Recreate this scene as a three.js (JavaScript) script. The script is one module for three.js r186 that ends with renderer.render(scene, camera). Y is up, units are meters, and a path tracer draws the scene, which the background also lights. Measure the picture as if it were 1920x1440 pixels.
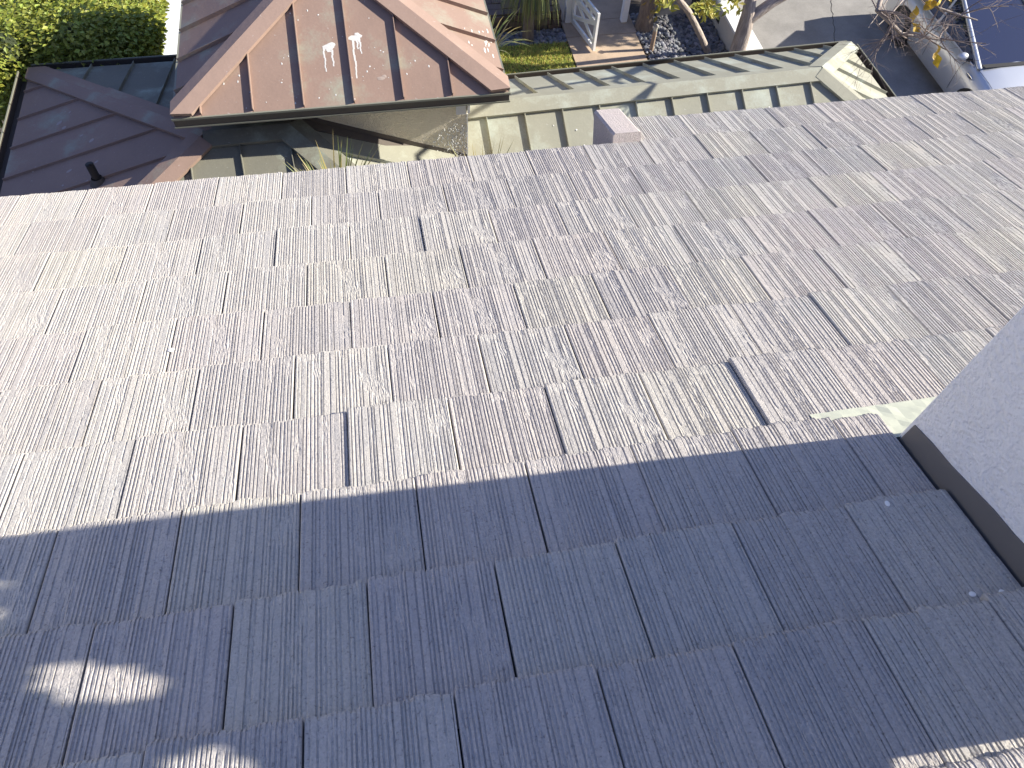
import * as THREE from 'three';
import { mergeGeometries } from 'three/addons/utils/BufferGeometryUtils.js';

// ---------------------------------------------------------------- camera, sky, sun, exposure
const W = 1024, H = 768;
const scene = new THREE.Scene();
const camera = new THREE.PerspectiveCamera(2 * Math.atan(720 / 1450) * 180 / Math.PI, W / H, 0.05, 400);
camera.position.set(-0.6435, 2.7788, 3.1839);
camera.up.set(0.12627, 0.53989, -0.83221);
camera.lookAt(-0.6435 + 0.13056, 2.7788 - 0.84067, 3.1839 - 0.52557);
camera.updateMatrixWorld();

const renderer = new THREE.WebGLRenderer({ antialias: true });
renderer.setSize(W, H);
renderer.toneMapping = THREE.LinearToneMapping;
renderer.toneMappingExposure = 2.3;
renderer.outputColorSpace = THREE.SRGBColorSpace;
renderer.shadowMap.enabled = true;
renderer.shadowMap.type = THREE.PCFSoftShadowMap;

const SUN = new THREE.Vector3(0.895, 0.446, 0.031).normalize();   // low winter sun, square to the fall line of the roof
{
  const w = 256, h = 128, d = new Float32Array(w * h * 4), v = new THREE.Vector3();
  for (let j = 0; j < h; j++) for (let i = 0; i < w; i++) {
    const el = ((j + 0.5) / h - 0.5) * Math.PI, az = ((i + 0.5) / w - 0.5) * 2 * Math.PI;
    v.set(Math.cos(el) * Math.cos(az), Math.sin(el), Math.cos(el) * Math.sin(az));
    const up = Math.max(0, v.y), t = Math.pow(1 - up, 3.0), k = 4 * (j * w + i);
    const toSun = Math.max(0, v.dot(SUN)), glow = 0.35 * Math.pow(toSun, 6);
    d[k] = 0.070 + 0.12 * t + glow * 0.8; d[k + 1] = 0.112 + 0.13 * t + glow * 0.76; d[k + 2] = 0.258 + 0.13 * t + glow * 0.7; d[k + 3] = 1;
    if (v.y < 0) { const g = Math.min(1, -v.y * 6); d[k] += (0.12 - d[k]) * g; d[k + 1] += (0.12 - d[k + 1]) * g; d[k + 2] += (0.12 - d[k + 2]) * g; }
  }
  const sky = new THREE.DataTexture(d, w, h, THREE.RGBAFormat, THREE.FloatType);
  sky.mapping = THREE.EquirectangularReflectionMapping; sky.magFilter = THREE.LinearFilter; sky.needsUpdate = true;
  scene.background = sky; scene.environment = sky;
}
const sun = new THREE.DirectionalLight(new THREE.Color(1.0, 0.935, 0.81), 4.9);
sun.target.position.set(2, -3, -5);
sun.position.copy(sun.target.position).addScaledVector(SUN, 40);
sun.castShadow = true;
Object.assign(sun.shadow.camera, { left: -14, right: 14, top: 14, bottom: -14, near: 1, far: 90 });
sun.shadow.mapSize.set(4096, 4096);
scene.add(sun, sun.target);

// ---------------------------------------------------------------- helpers
let seed = 7;
const rnd = () => { seed |= 0; seed = seed + 0x6D2B79F5 | 0; let t = Math.imul(seed ^ seed >>> 15, 1 | seed); t = t + Math.imul(t ^ t >>> 7, 61 | t) ^ t; return ((t ^ t >>> 14) >>> 0) / 4294967296; };
const rr = (a, b) => a + (b - a) * rnd();
const V = (x, y, z) => new THREE.Vector3(x, y, z);
const used = {};
function numbered(n) { const k = used[n] = (used[n] ?? -1) + 1; return k ? n + '_' + String(k).padStart(3, '0') : n; }
function mesh(name, geo, mat, parent = scene) {
  const m = new THREE.Mesh(geo, mat); m.name = parent === scene ? numbered(name) : name;
  m.castShadow = m.receiveShadow = true; parent.add(m); return m;
}
function thing(name, label, category, pos = [0, 0, 0], group) {
  const g = new THREE.Group(); g.name = numbered(name); g.position.set(...pos); scene.add(g);
  g.userData = { label, category }; if (group) g.userData.group = group; return g;
}
function tag(o, label, category, group) { o.userData = { label, category }; if (group) o.userData.group = group; return o; }
function struct(name, geo, mat) { const m = mesh(name, geo, mat); m.userData = { kind: 'structure' }; return m; }

// value noise, tiling
function lattice(n, s) { const a = new Float32Array(n * n); let q = s >>> 0; for (let i = 0; i < n * n; i++) { q = Math.imul(q ^ q >>> 15, 0x2c1b3c6d) + 0x9e3779b9 >>> 0; q ^= q >>> 12; a[i] = ((Math.imul(q, 0x297a2d39) >>> 0) % 100003) / 100003; } return a; }
function noiseField(size, nx, ny, s) {
  const n = Math.max(nx, ny), L = lattice(n, s), out = new Float32Array(size * size);
  for (let j = 0; j < size; j++) { const y = j / size * ny, y0 = Math.floor(y), fy = y - y0, sy = fy * fy * (3 - 2 * fy), ya = (y0 % ny) * n, yb = ((y0 + 1) % ny) * n;
    for (let i = 0; i < size; i++) { const x = i / size * nx, x0 = Math.floor(x), fx = x - x0, sx = fx * fx * (3 - 2 * fx), xa = x0 % nx, xb = (x0 + 1) % nx;
      const a = L[ya + xa] + (L[ya + xb] - L[ya + xa]) * sx, b = L[yb + xa] + (L[yb + xb] - L[yb + xa]) * sx; out[j * size + i] = a + (b - a) * sy; } }
  return out;
}
function layers(size, list) { const o = new Float32Array(size * size); for (const [nx, ny, a, s] of list) { const f = noiseField(size, nx, ny, s); for (let i = 0; i < o.length; i++) o[i] += (f[i] - 0.5) * a; } return o; }
function tex(size, fn, srgb, metres) {
  const d = new Uint8Array(size * size * 4), c = [0, 0, 0];
  for (let i = 0; i < size * size; i++) { fn(i, c, i % size, (i / size) | 0); for (let k = 0; k < 3; k++) d[4 * i + k] = Math.max(0, Math.min(255, Math.round(c[k] * 255))); d[4 * i + 3] = 255; }
  const t = new THREE.DataTexture(d, size, size); t.wrapS = t.wrapT = THREE.RepeatWrapping; t.magFilter = THREE.LinearFilter; t.minFilter = THREE.LinearMipmapLinearFilter; t.generateMipmaps = true; t.anisotropy = 8;
  if (srgb) t.colorSpace = THREE.SRGBColorSpace; t.repeat.set(1 / metres, 1 / metres); t.needsUpdate = true; return t;
}
const toS = x => x <= 0.0031308 ? 12.92 * x : 1.055 * Math.pow(x, 1 / 2.4) - 0.055;
const rgb = (r, g, b) => new THREE.Color().setRGB(r, g, b);
function M(col, o = {}) { return new THREE.MeshStandardMaterial({ color: rgb(...col), roughness: 0.85, metalness: 0, side: THREE.DoubleSide, ...o }); }

// flat-shaded soup builder: uv in metres on each face
class Soup {
  constructor() { this.p = []; this.n = []; this.uv = []; }
  tri(a, b, c, U, Wd, N) { for (const q of [a, b, c]) { this.p.push(q.x, q.y, q.z); this.n.push(N.x, N.y, N.z); this.uv.push(q.dot(U), q.dot(Wd)); } }
  poly(pts, hint) {            // convex polygon
    const N = V(0, 0, 0);
    for (let i = 0; i < pts.length; i++) { const a = pts[i], b = pts[(i + 1) % pts.length]; N.x += (a.y - b.y) * (a.z + b.z); N.y += (a.z - b.z) * (a.x + b.x); N.z += (a.x - b.x) * (a.y + b.y); }
    if (N.lengthSq() < 1e-16) return this;
    N.normalize();
    let U = hint ? hint.clone().addScaledVector(N, -hint.dot(N)) : V(0, 0, 0);
    if (U.lengthSq() < 1e-6) { U = Math.abs(N.y) < 0.9 ? V(N.z, 0, -N.x) : V(1, 0, 0); U.addScaledVector(N, -U.dot(N)); }
    U.normalize(); const Wd = N.clone().cross(U);
    for (let i = 1; i < pts.length - 1; i++) this.tri(pts[0], pts[i], pts[i + 1], U, Wd, N);
    return this;
  }
  slab(pts, t, hint) {         // pts counter-clockwise seen from the outside; thickness t behind it
    const N = V(0, 0, 0);
    for (let i = 0; i < pts.length; i++) { const a = pts[i], b = pts[(i + 1) % pts.length]; N.x += (a.y - b.y) * (a.z + b.z); N.y += (a.z - b.z) * (a.x + b.x); N.z += (a.x - b.x) * (a.y + b.y); }
    N.normalize(); const q = pts.map(p => p.clone().addScaledVector(N, -t));
    this.poly(pts, hint); this.poly([...q].reverse(), hint);
    for (let i = 0; i < pts.length; i++) { const j = (i + 1) % pts.length; this.poly([pts[i], q[i], q[j], pts[j]], hint); }
    return this;
  }
  box(x0, y0, z0, x1, y1, z1) {
    const P = (i, j, k) => V(i ? x1 : x0, j ? y1 : y0, k ? z1 : z0);
    for (const f of [[[0, 0, 1], [1, 0, 1], [1, 1, 1], [0, 1, 1]], [[1, 0, 0], [0, 0, 0], [0, 1, 0], [1, 1, 0]], [[1, 0, 1], [1, 0, 0], [1, 1, 0], [1, 1, 1]], [[0, 0, 0], [0, 0, 1], [0, 1, 1], [0, 1, 0]], [[0, 1, 1], [1, 1, 1], [1, 1, 0], [0, 1, 0]], [[0, 0, 0], [1, 0, 0], [1, 0, 1], [0, 0, 1]]]) this.poly(f.map(c => P(...c)));
    return this;
  }
  bar(a, b, w, h, up = V(0, 1, 0)) {   // rectangular bar from a to b, its foot on the line a-b
    const d = b.clone().sub(a).normalize(), s = d.clone().cross(up).normalize().multiplyScalar(w / 2), u = s.clone().cross(d).normalize().multiplyScalar(h);
    const q = [a.clone().sub(s), a.clone().add(s), a.clone().add(s).add(u), a.clone().sub(s).add(u)], r = [b.clone().sub(s), b.clone().add(s), b.clone().add(s).add(u), b.clone().sub(s).add(u)];
    this.poly(q, d); this.poly([...r].reverse(), d);
    for (let i = 0; i < 4; i++) { const j = (i + 1) % 4; this.poly([q[j], q[i], r[i], r[j]], d); }
    return this;
  }
  geo() { const g = new THREE.BufferGeometry(); g.setAttribute('position', new THREE.Float32BufferAttribute(this.p, 3)); g.setAttribute('normal', new THREE.Float32BufferAttribute(this.n, 3)); g.setAttribute('uv', new THREE.Float32BufferAttribute(this.uv, 2)); return g; }
}
// smooth tapered tube through points
function tube(pts, radii, sides = 7, cap = true) {
  const P = [], N = [], UV = [], I = []; let n0 = V(0, 1, 0), len = 0;
  for (let i = 0; i < pts.length; i++) {
    const t = pts[Math.min(i + 1, pts.length - 1)].clone().sub(pts[Math.max(i - 1, 0)]).normalize();
    if (i === 0) { n0 = Math.abs(t.y) < 0.9 ? V(0, 1, 0) : V(1, 0, 0); } else len += pts[i].distanceTo(pts[i - 1]);
    n0 = n0.clone().addScaledVector(t, -n0.dot(t)).normalize(); const b = t.clone().cross(n0);
    for (let k = 0; k <= sides; k++) { const a = k / sides * Math.PI * 2, c = n0.clone().multiplyScalar(Math.cos(a)).addScaledVector(b, Math.sin(a)); P.push(pts[i].x + c.x * radii[i], pts[i].y + c.y * radii[i], pts[i].z + c.z * radii[i]); N.push(c.x, c.y, c.z); UV.push(k / sides * 2 * Math.PI * radii[0], len); }
  }
  const s = sides + 1;
  for (let i = 0; i < pts.length - 1; i++) for (let k = 0; k < sides; k++) { const a = i * s + k, b = a + 1, c = a + s, d = c + 1; I.push(a, b, d, a, d, c); }
  if (cap) for (const [i, f] of [[0, 1], [pts.length - 1, 0]]) { const o = i * s; for (let k = 1; k < sides - 1; k++) f ? I.push(o, o + k + 1, o + k) : I.push(o, o + k, o + k + 1); }
  const g = new THREE.BufferGeometry(); g.setAttribute('position', new THREE.Float32BufferAttribute(P, 3)); g.setAttribute('normal', new THREE.Float32BufferAttribute(N, 3)); g.setAttribute('uv', new THREE.Float32BufferAttribute(UV, 2)); g.setIndex(I); return g;
}
const flat = g => { g = g.index ? g.toNonIndexed() : g; if (!g.attributes.uv) g.setAttribute('uv', new THREE.Float32BufferAttribute(new Float32Array(g.attributes.position.count * 2), 2)); for (const k of Object.keys(g.attributes)) if (!['position', 'normal', 'uv'].includes(k)) g.deleteAttribute(k); return g; };
const join = list => mergeGeometries(list.map(flat));

// ---------------------------------------------------------------- materials
const S = 1024;
const grainA = layers(S, [[230, 230, 0.8, 11], [120, 120, 0.7, 12], [150, 150, 0.6, 13], [400, 400, 0.5, 14]]);
const blot = layers(S, [[5, 5, 0.8, 21], [13, 13, 0.5, 22], [40, 40, 0.25, 23]]);
const streak = layers(S, [[160, 7, 1, 31], [60, 3, 0.7, 32]]);
const tileMap = tex(S, (i, c) => {        // sand-coated concrete: grains, pale rubbed ridges, faint blotches
  const sp = grainA[i] > 0.6 ? 0.22 : grainA[i] < -0.6 ? -0.2 : 0, v = 0.85 + grainA[i] * 0.19 + sp + streak[i] * 0.06 + blot[i] * 0.09;
  c[0] = toS(v * 1.0); c[1] = toS(v * (0.985 - blot[i] * 0.02)); c[2] = toS(v * (0.97 - blot[i] * 0.05));
}, true, 0.61);
const tileBump = tex(S, (i, c) => { const v = 0.5 + grainA[i] * 0.32 + streak[i] * 0.1; c[0] = c[1] = c[2] = v; }, false, 0.61);
const stucA = layers(S, [[90, 90, 0.9, 41], [45, 45, 0.6, 42], [200, 200, 0.4, 43]]);
const stuccoBump = tex(S, (i, c) => { const v = 0.5 + stucA[i] * 0.55; c[0] = c[1] = c[2] = v > 0.42 ? v : v - 0.12; }, false, 0.6);
const stuccoMap = tex(S, (i, c) => { const v = 0.95 + stucA[i] * 0.06 + blot[i] * 0.05; c[0] = toS(v); c[1] = toS(v * 0.995); c[2] = toS(v * 0.985); }, true, 0.6);
const metalLow = layers(S, [[4, 4, 0.9, 51], [9, 9, 0.6, 52], [26, 26, 0.35, 53], [90, 90, 0.2, 54]]);
const metalFine = layers(S, [[150, 150, 0.6, 55], [300, 300, 0.5, 56]]);
const spots = layers(S, [[110, 110, 1, 57]]);
function copperMap(base, alt, amt, thr) {
  return tex(S, (i, c) => {
    let k = Math.max(0, Math.min(1, (metalLow[i] - thr) * amt + metalFine[i] * 0.25)); const v = 1 + metalFine[i] * 0.08 + metalLow[i] * 0.12, sp = spots[i] > 0.47 ? 0.35 : 0;
    for (let q = 0; q < 3; q++) { const m = (base[q] + (alt[q] - base[q]) * k) * v; c[q] = toS(m + (0.55 - m) * sp); }
  }, true, 1.7);
}
const metalBump = tex(512, (i, c, x, y) => { const j = (y * 2) * S + x * 2; const v = 0.5 + metalLow[j] * 0.5; c[0] = c[1] = c[2] = v; }, false, 1.7);
const brownMap = copperMap([0.27, 0.185, 0.145], [0.27, 0.265, 0.205], 1.6, 0.14);
const brownCapMap = copperMap([0.31, 0.215, 0.17], [0.30, 0.24, 0.195], 1.0, 0.35);
const greenMap = copperMap([0.29, 0.285, 0.225], [0.36, 0.385, 0.325], 1.6, 0.0);
const olive = copperMap([0.17, 0.165, 0.13], [0.25, 0.285, 0.23], 1.6, 0.05);
const metalOpts = { roughness: 0.86, metalness: 0.0, bumpMap: metalBump, bumpScale: 0.004 };
const MAT = {
  brown: M([1, 1, 1], { map: brownMap, ...metalOpts }),
  brownCap: M([1, 1, 1], { map: brownCapMap, ...metalOpts }),
  green: M([1, 1, 1], { map: greenMap, ...metalOpts }),
  olive: M([1, 1, 1], { map: olive, ...metalOpts }),
  gutter: M([0.075, 0.062, 0.052], { roughness: 0.5 }),
  lip: M([0.20, 0.20, 0.155], { roughness: 0.6 }),
  stucco: M([0.90, 0.89, 0.87], { map: stuccoMap, bumpMap: stuccoBump, bumpScale: 0.0045, roughness: 0.95 }),
  creamStucco: M([0.84, 0.76, 0.60], { map: stuccoMap, bumpMap: stuccoBump, bumpScale: 0.012, roughness: 0.95 }),
  gardenWall: M([0.70, 0.66, 0.58], { map: stuccoMap, bumpMap: stuccoBump, bumpScale: 0.004, roughness: 0.95 }),
  whitePaint: M([0.80, 0.80, 0.78], { roughness: 0.5 }),
  leadFlash: M([0.15, 0.14, 0.13], { roughness: 0.6, bumpMap: metalBump, bumpScale: 0.004 }),
  deck: M([0.06, 0.055, 0.05]),
  black: M([0.02, 0.02, 0.02], { roughness: 0.6 }),
};
const tints = [[0.52, 0.495, 0.46], [0.51, 0.475, 0.445], [0.505, 0.485, 0.455], [0.535, 0.51, 0.47], [0.49, 0.465, 0.438], [0.525, 0.50, 0.45], [0.495, 0.465, 0.442], [0.475, 0.45, 0.428]];
const tileMats = tints.map(t => M(t, { map: tileMap, bumpMap: tileBump, bumpScale: 0.0022, roughness: 0.97 }));

// ---------------------------------------------------------------- ground and drives
const G = -6.5;
const soilN = layers(512, [[80, 80, 0.8, 61], [30, 30, 0.6, 62], [8, 8, 0.5, 63]]);
const soilMap = tex(512, (i, c) => { const v = 0.06 + soilN[i] * 0.04; c[0] = toS(v * 1.1); c[1] = toS(v * 0.9); c[2] = toS(v * 0.7); }, true, 1.1);
const concN = layers(S, [[6, 6, 0.7, 71], [20, 20, 0.4, 72], [90, 90, 0.3, 73], [300, 300, 0.35, 74]]);
const concMap = tex(S, (i, c) => { const v = 0.27 + concN[i] * 0.09; c[0] = toS(v * 1.02); c[1] = toS(v * 0.98); c[2] = toS(v * 0.94); }, true, 2.3);
const concBump = tex(S, (i, c) => { c[0] = c[1] = c[2] = 0.5 + concN[i] * 0.4; }, false, 2.3);
const slabMap = tex(S, (i, c) => { const v = 0.40 + concN[i] * 0.12 + blot[i] * 0.08; c[0] = toS(v * 1.10); c[1] = toS(v * 0.83); c[2] = toS(v * 0.59); }, true, 1.6);
const MG = { soil: M([1, 1, 1], { map: soilMap }), concrete: M([1, 1, 1], { map: concMap, bumpMap: concBump, bumpScale: 0.004, roughness: 0.9 }), slab: M([1, 1, 1], { map: slabMap, bumpMap: concBump, bumpScale: 0.006, roughness: 0.85 }) };
struct('ground', new Soup().poly([V(-150, G, 120), V(150, G, 120), V(150, G, -150), V(-150, G, -150)]).geo(), MG.soil);
struct('driveway', new Soup().slab([V(6.86, G + 0.03, -1), V(40, G + 0.03, -1), V(40, G + 0.03, -40), V(6.86, G + 0.03, -40)], 0.06).geo(), MG.concrete);

// ---------------------------------------------------------------- the tiled house under the camera
const PITCH = 20 * Math.PI / 180, sp = Math.sin(PITCH), cp = Math.cos(PITCH);
const RP = (u, v, h = 0) => V(u, v * sp + h * cp, v * cp - h * sp);
const TW = 0.314, EX = 0.3353, WALLX = 0.757, CUT = 0.744;
const house = thing('tiled_house', 'house with pale grey ribbed concrete tile roof and white stucco wall', 'house');

function tileGeo(width, s0) {
  seed = 9000 + s0 * 77;
  const xs = [0, 0.0015, 0.004], hs = [-0.006, -0.002, 0]; const rid = [0, 0, 0];
  let x = 0.004, r = 0;
  while (x < width - 0.012) {
    const wide = rnd() < 0.13, top = wide ? rr(0.010, 0.017) : rr(0.0034, 0.0066), val = rr(0.0040, 0.0066), dep = rr(0.0024, 0.0040) * (rnd() < 0.12 ? 0.45 : 1); r++;
    for (const [dx, dh] of [[top, 0], [top + val * 0.2, -dep * 0.9], [top + val * 0.75, -dep], [top + val, 0]]) { xs.push(x + dx); hs.push(dh === 0 ? rr(-0.0009, 0.0003) : dh); rid.push(r); }
    x += top + val;
  }
  xs.push(width - 0.004, width - 0.0015, width); hs.push(0, -0.002, -0.006); rid.push(r, r, r);
  const kx = width / xs[xs.length - 1]; for (let i = 0; i < xs.length; i++) xs[i] = Math.min(width, xs[i] * kx);
  const zs = [0, 0.004, 0.011, 0.03]; for (let k = 1; k <= 27; k++) zs.push(0.03 + k / 27 * 0.38);
  const L = lattice(32, 500 + s0), nv = (a, b) => { const i = Math.floor(a), j = Math.floor(b), fa = a - i, fb = b - j, q = (p, t) => L[((t % 32) + 32) % 32 * 32 + ((p % 32) + 32) % 32]; return (q(i, j) * (1 - fa) + q(i + 1, j) * fa) * (1 - fb) + (q(i, j + 1) * (1 - fa) + q(i + 1, j + 1) * fa) * fb; };
  const P = [], UV = [], I = [], n = xs.length, uo = rnd() * 3, vo = rnd() * 3, T = 0.027;
  const rj = []; for (let k = 0; k <= r; k++) rj.push(rr(-0.0035, 0.0035));
  const jag = xs.map((q, i) => rj[rid[i]] + (nv(q * 34, 3.3) - 0.5) * 0.013 + (nv(q * 90, 6.1) - 0.5) * 0.006 + (hs[i] < -0.002 ? 0.004 : 0));
  for (let j = 0; j < zs.length; j++) for (let i = 0; i < n; i++) {
    const z = zs[j], fillN = nv(rid[i] * 0.33 + 7, z * 9 + 3) * 0.75 + nv(xs[i] * 60, z * 30) * 0.25;
    let k = hs[i];
    const fill = Math.max(0, Math.min(1, (fillN - 0.65) * 7)) + (z < 0.05 ? Math.max(0, nv(xs[i] * 25, 9) - 0.45) * 1.2 : 0);
    if (k < -0.001 && i > 2 && i < n - 3) k = k * (1 - Math.min(1, fill) * 0.6) + (rnd() - 0.5) * 0.0012 * (fill > 0.2 ? 2.3 : 0.6);
    else if (i > 2 && i < n - 3) k += (rnd() - 0.5) * 0.0006 - Math.min(1, fill) * rnd() * 0.0024;
    const round = j === 0 ? -0.008 : j === 1 ? -0.0035 : j === 2 ? -0.0008 : 0, corner = Math.max(0, 0.012 - Math.min(xs[i], width - xs[i])) * 0.45;
    P.push(xs[i], k + round, z + (j < 3 ? (jag[i] + corner) * (1 - j / 3) : 0)); UV.push(xs[i] + uo, z + vo);
  }
  for (let j = 0; j < zs.length - 1; j++) for (let i = 0; i < n - 1; i++) { const a = j * n + i, b = a + 1, c = a + n, d = c + 1; I.push(a, c, d, a, d, b); }
  const g = new THREE.BufferGeometry(); g.setAttribute('position', new THREE.Float32BufferAttribute(P, 3)); g.setAttribute('uv', new THREE.Float32BufferAttribute(UV, 2)); g.setIndex(I); const gf = g.toNonIndexed(); gf.computeVertexNormals();
  // nose, sides, underside
  const s = new Soup(); const q = i => V(P[3 * i], P[3 * i + 1], P[3 * i + 2]), lo = (v) => V(v.x, -T, v.z + 0.002);
  for (let i = 0; i < n - 1; i += 1) s.poly([lo(q(i)), lo(q(i + 1)), q(i + 1), q(i)]);
  for (const e of [0, n - 1]) for (let j = 0; j < zs.length - 1; j++) { const a = q(j * n + e), b = q((j + 1) * n + e), f = [a, b, V(b.x, -T, b.z), V(a.x, -T, a.z)]; s.poly(e ? f.reverse() : f); }
  s.poly([V(0, -T, 0), V(0, -T, 0.41), V(width, -T, 0.41), V(width, -T, 0)]);
  return join([gf, s.geo()]);
}
const tileVariants = []; for (let k = 0; k < 9; k++) tileVariants.push(tileGeo(TW - 0.0035, k));
const narrow = {};
const offs = { '-1': 0.158, 0: 0.372, 1: 0.851, 2: 0.398, 3: 0.843, 4: 0.372, 5: 0.771, 6: 0.314, 7: 0.898, 8: 0.435, 9: 0.985, 10: 0.637, 11: 0.1 };
const span = r => [-2.49 + 0.107 * r - 0.75, r >= 7 ? CUT : 3.08 - 0.26 * r + 0.75];
const tilt = Math.atan(0.0275 / EX);
for (let r = 11; r >= -1; r--) {
  const [u0, u1] = r === -1 ? [0.74, 3.34 + 0.7] : span(r);
  seed = 300 + r * 19;
  for (let k = Math.floor(u0 / TW - offs[r]); (k + offs[r]) * TW < u1; k++) {
    const u = (k + offs[r]) * TW, v = r * EX + rr(-0.007, 0.007); let w = TW - 0.0035, x = u;
    if (r === -1 && u < 0.74) { w -= 0.74 - u; x = 0.74; }
    if (r >= 7 && u + w > CUT) w = CUT - u;
    if (w < 0.05) continue;
    let geo = tileVariants[Math.floor(rnd() * 9)];
    if (w < TW - 0.01) geo = narrow[r] = tileGeo(w, 40 + r);
    if (w < TW - 0.01) seed = 300 + r * 19 + 999;
    const t = mesh('tile', geo, tileMats[Math.floor(rnd() * tileMats.length)], house);
    const lifted = rnd() < 0.10 ? rr(0.004, 0.009) : 0, special = r === 6 && Math.abs(u - 0.415) < 0.12;
    t.position.copy(RP(x, v, rr(-0.0015, 0.002) + lifted + (special ? 0.012 : 0)));
    t.rotation.set(-PITCH + tilt + rr(-0.003, 0.003), rr(-0.004, 0.004), rr(-0.004, 0.004) + (lifted || special ? -0.012 : 0));
  }
}
{ // rake end piece where the eave steps out
  const s = new Soup(), u0 = 0.597, u1 = 0.752, a = 0.012, P = (u, v, h) => RP(u, v, h);
  const ring = v => [P(u0, v, -0.17), P(u0, v, 0.038), P(u0 + a, v, 0.05), P(u1 - a, v, 0.05), P(u1, v, 0.042), P(u1, v, -0.02), P(u0 + 0.03, v, -0.02), P(u0 + 0.03, v, -0.17)];
  const A = ring(-0.375), B = ring(0.015);
  for (let i = 0; i < 8; i++) { const j = (i + 1) % 8; s.poly([A[j], A[i], B[i], B[j]]); }
  for (const Rg of [A, B]) { s.poly([Rg[1], Rg[2], Rg[3], Rg[4], Rg[5], Rg[6]]); s.poly([Rg[0], Rg[1], Rg[6], Rg[7]]); }
  const m = mesh('rake_tile', s.geo(), M([0.56, 0.50, 0.475], { map: tileMap, bumpMap: tileBump, bumpScale: 0.004 }), house);
  m.userData.label = 'pale pink granular end tile at the step of the eave';
}
{ // deck below the tiles, fascia, house walls
  const s = new Soup();
  s.slab([RP(-3.6, 0.02, -0.085), RP(0.62, 0.02, -0.085), RP(0.62, 5, -0.085), RP(-3.6, 5, -0.085)], 0.04);
  s.slab([RP(0.622, -0.33, -0.085), RP(4.4, -0.33, -0.085), RP(4.4, 5, -0.085), RP(0.622, 5, -0.085)], 0.04);
  mesh('roof_deck', s.geo(), MAT.deck, house);
  const f = new Soup().box(-3.6, -0.30, -0.03, 0.6, -0.07, 0.012).box(0.64, -0.42, -0.36, 4.4, -0.19, -0.318);
  mesh('fascia', f.geo(), M([0.30, 0.24, 0.19]), house);
  mesh('side_wing', new Soup().box(-4.35, G, 0.6, -4.12, 2.9, 2.7).geo(), MAT.stucco, house).userData.label = 'white stucco side wall beyond the end of the tiles';
  mesh('outer_wall', new Soup().box(-3.5, G, 0.45, 4.3, -0.06, 0.65).box(1.0, G, 0.02, 4.3, -0.2, 0.448).geo(), MAT.creamStucco, house);
}
{ // white wall standing on the roof: a tall pier, then a lower run with a low opening
  const top = (v, h) => [v * cp, v * sp + h], sh = new THREE.Shape();
  const pts = [[2.462, -0.12], [2.462, 3.0], [2.60, 2.97], [2.60, 0.80], [4.3, 0.62], [4.3, 0.38], [3.345, 0.35], [3.345, -0.12]].map(([v, h]) => top(v, h));
  sh.moveTo(...pts[0]); for (const p of pts.slice(1)) sh.lineTo(...p); sh.closePath();
  const g = new THREE.ExtrudeGeometry(sh, { depth: 0.20, bevelEnabled: true, bevelThickness: 0.006, bevelSize: 0.006, bevelSegments: 2, steps: 1 });
  g.applyMatrix4(new THREE.Matrix4().makeBasis(V(0, 0, 1), V(0, 1, 0), V(1, 0, 0))); // shape x -> z, y -> y, depth -> x
  g.translate(WALLX + 0.012, 0, 0);
  for (const k of ['position', 'normal', 'uv']) { const a = g.attributes[k], z = a.itemSize; for (let i = 0; i < a.count; i += 3) for (let c = 0; c < z; c++) { const t = a.array[(i + 1) * z + c]; a.array[(i + 1) * z + c] = a.array[(i + 2) * z + c]; a.array[(i + 2) * z + c] = t; } }   // the swap of axes mirrors the faces
  mesh('wall', g, MAT.stucco, house).userData.label = 'white textured stucco wall rising from the tiles';
  // dark upstand flashing along the foot of the wall
  const f = new Soup(), n = 12;
  for (let k = 0; k < n; k++) {
    const a = 2.455 + k / n * 1.0, b = 2.455 + (k + 1) / n * 1.0, ya = 0.066 + 0.003 * Math.sin(k * 2.1), yb = 0.066 + 0.003 * Math.sin((k + 1) * 2.1), A = RP(WALLX - 0.002, a, -0.05), B = RP(WALLX - 0.002, b, -0.05);
    f.slab([A, A.clone().add(V(0.004, ya + 0.05, 0)), B.clone().add(V(0.004, yb + 0.05, 0)), B].reverse(), 0.004);
    f.slab([RP(CUT - 0.03, a, -0.052), RP(WALLX - 0.003, a, -0.052), RP(WALLX - 0.003, b, -0.052), RP(CUT - 0.03, b, -0.052)].reverse(), 0.003);
  }
  mesh('flashing', f.geo(), MAT.leadFlash, house).userData.label = 'dark metal flashing along the foot of the wall';
  // pale crumpled apron flashing in front of the wall
  const pale = new Soup(); seed = 77;
  const nu = 26, nvv = 6, grid = [];
  for (let i = 0; i <= nu; i++) { grid.push([]); for (let j = 0; j <= nvv; j++) { const u = 0.548 + i / nu * 0.80, v = 2.315 + j / nvv * 0.145 + rr(-0.002, 0.002); grid[i].push(RP(u, v, -0.0125 + (j / nvv) * -0.006 + rr(-0.0025, 0.0025) * (j ? 1 : 0.4))); } }
  for (let i = 0; i < nu; i++) for (let j = 0; j < nvv; j++) { const a = grid[i][j], b = grid[i + 1][j], c = grid[i + 1][j + 1], d = grid[i][j + 1]; pale.poly([a, d, c]); pale.poly([a, c, b]); }
  for (let i = 0; i < nu; i++) { const a = grid[i][0], b = grid[i + 1][0]; pale.poly([a, b, b.clone().add(V(0, -0.010, 0.002)), a.clone().add(V(0, -0.010, 0.002))]); }
  mesh('apron_flashing', pale.geo(), M([0.50, 0.52, 0.42], { map: stuccoMap, roughness: 0.7 }), house).userData.label = 'crumpled pale green grey metal apron at the wall corner';
}
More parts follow.
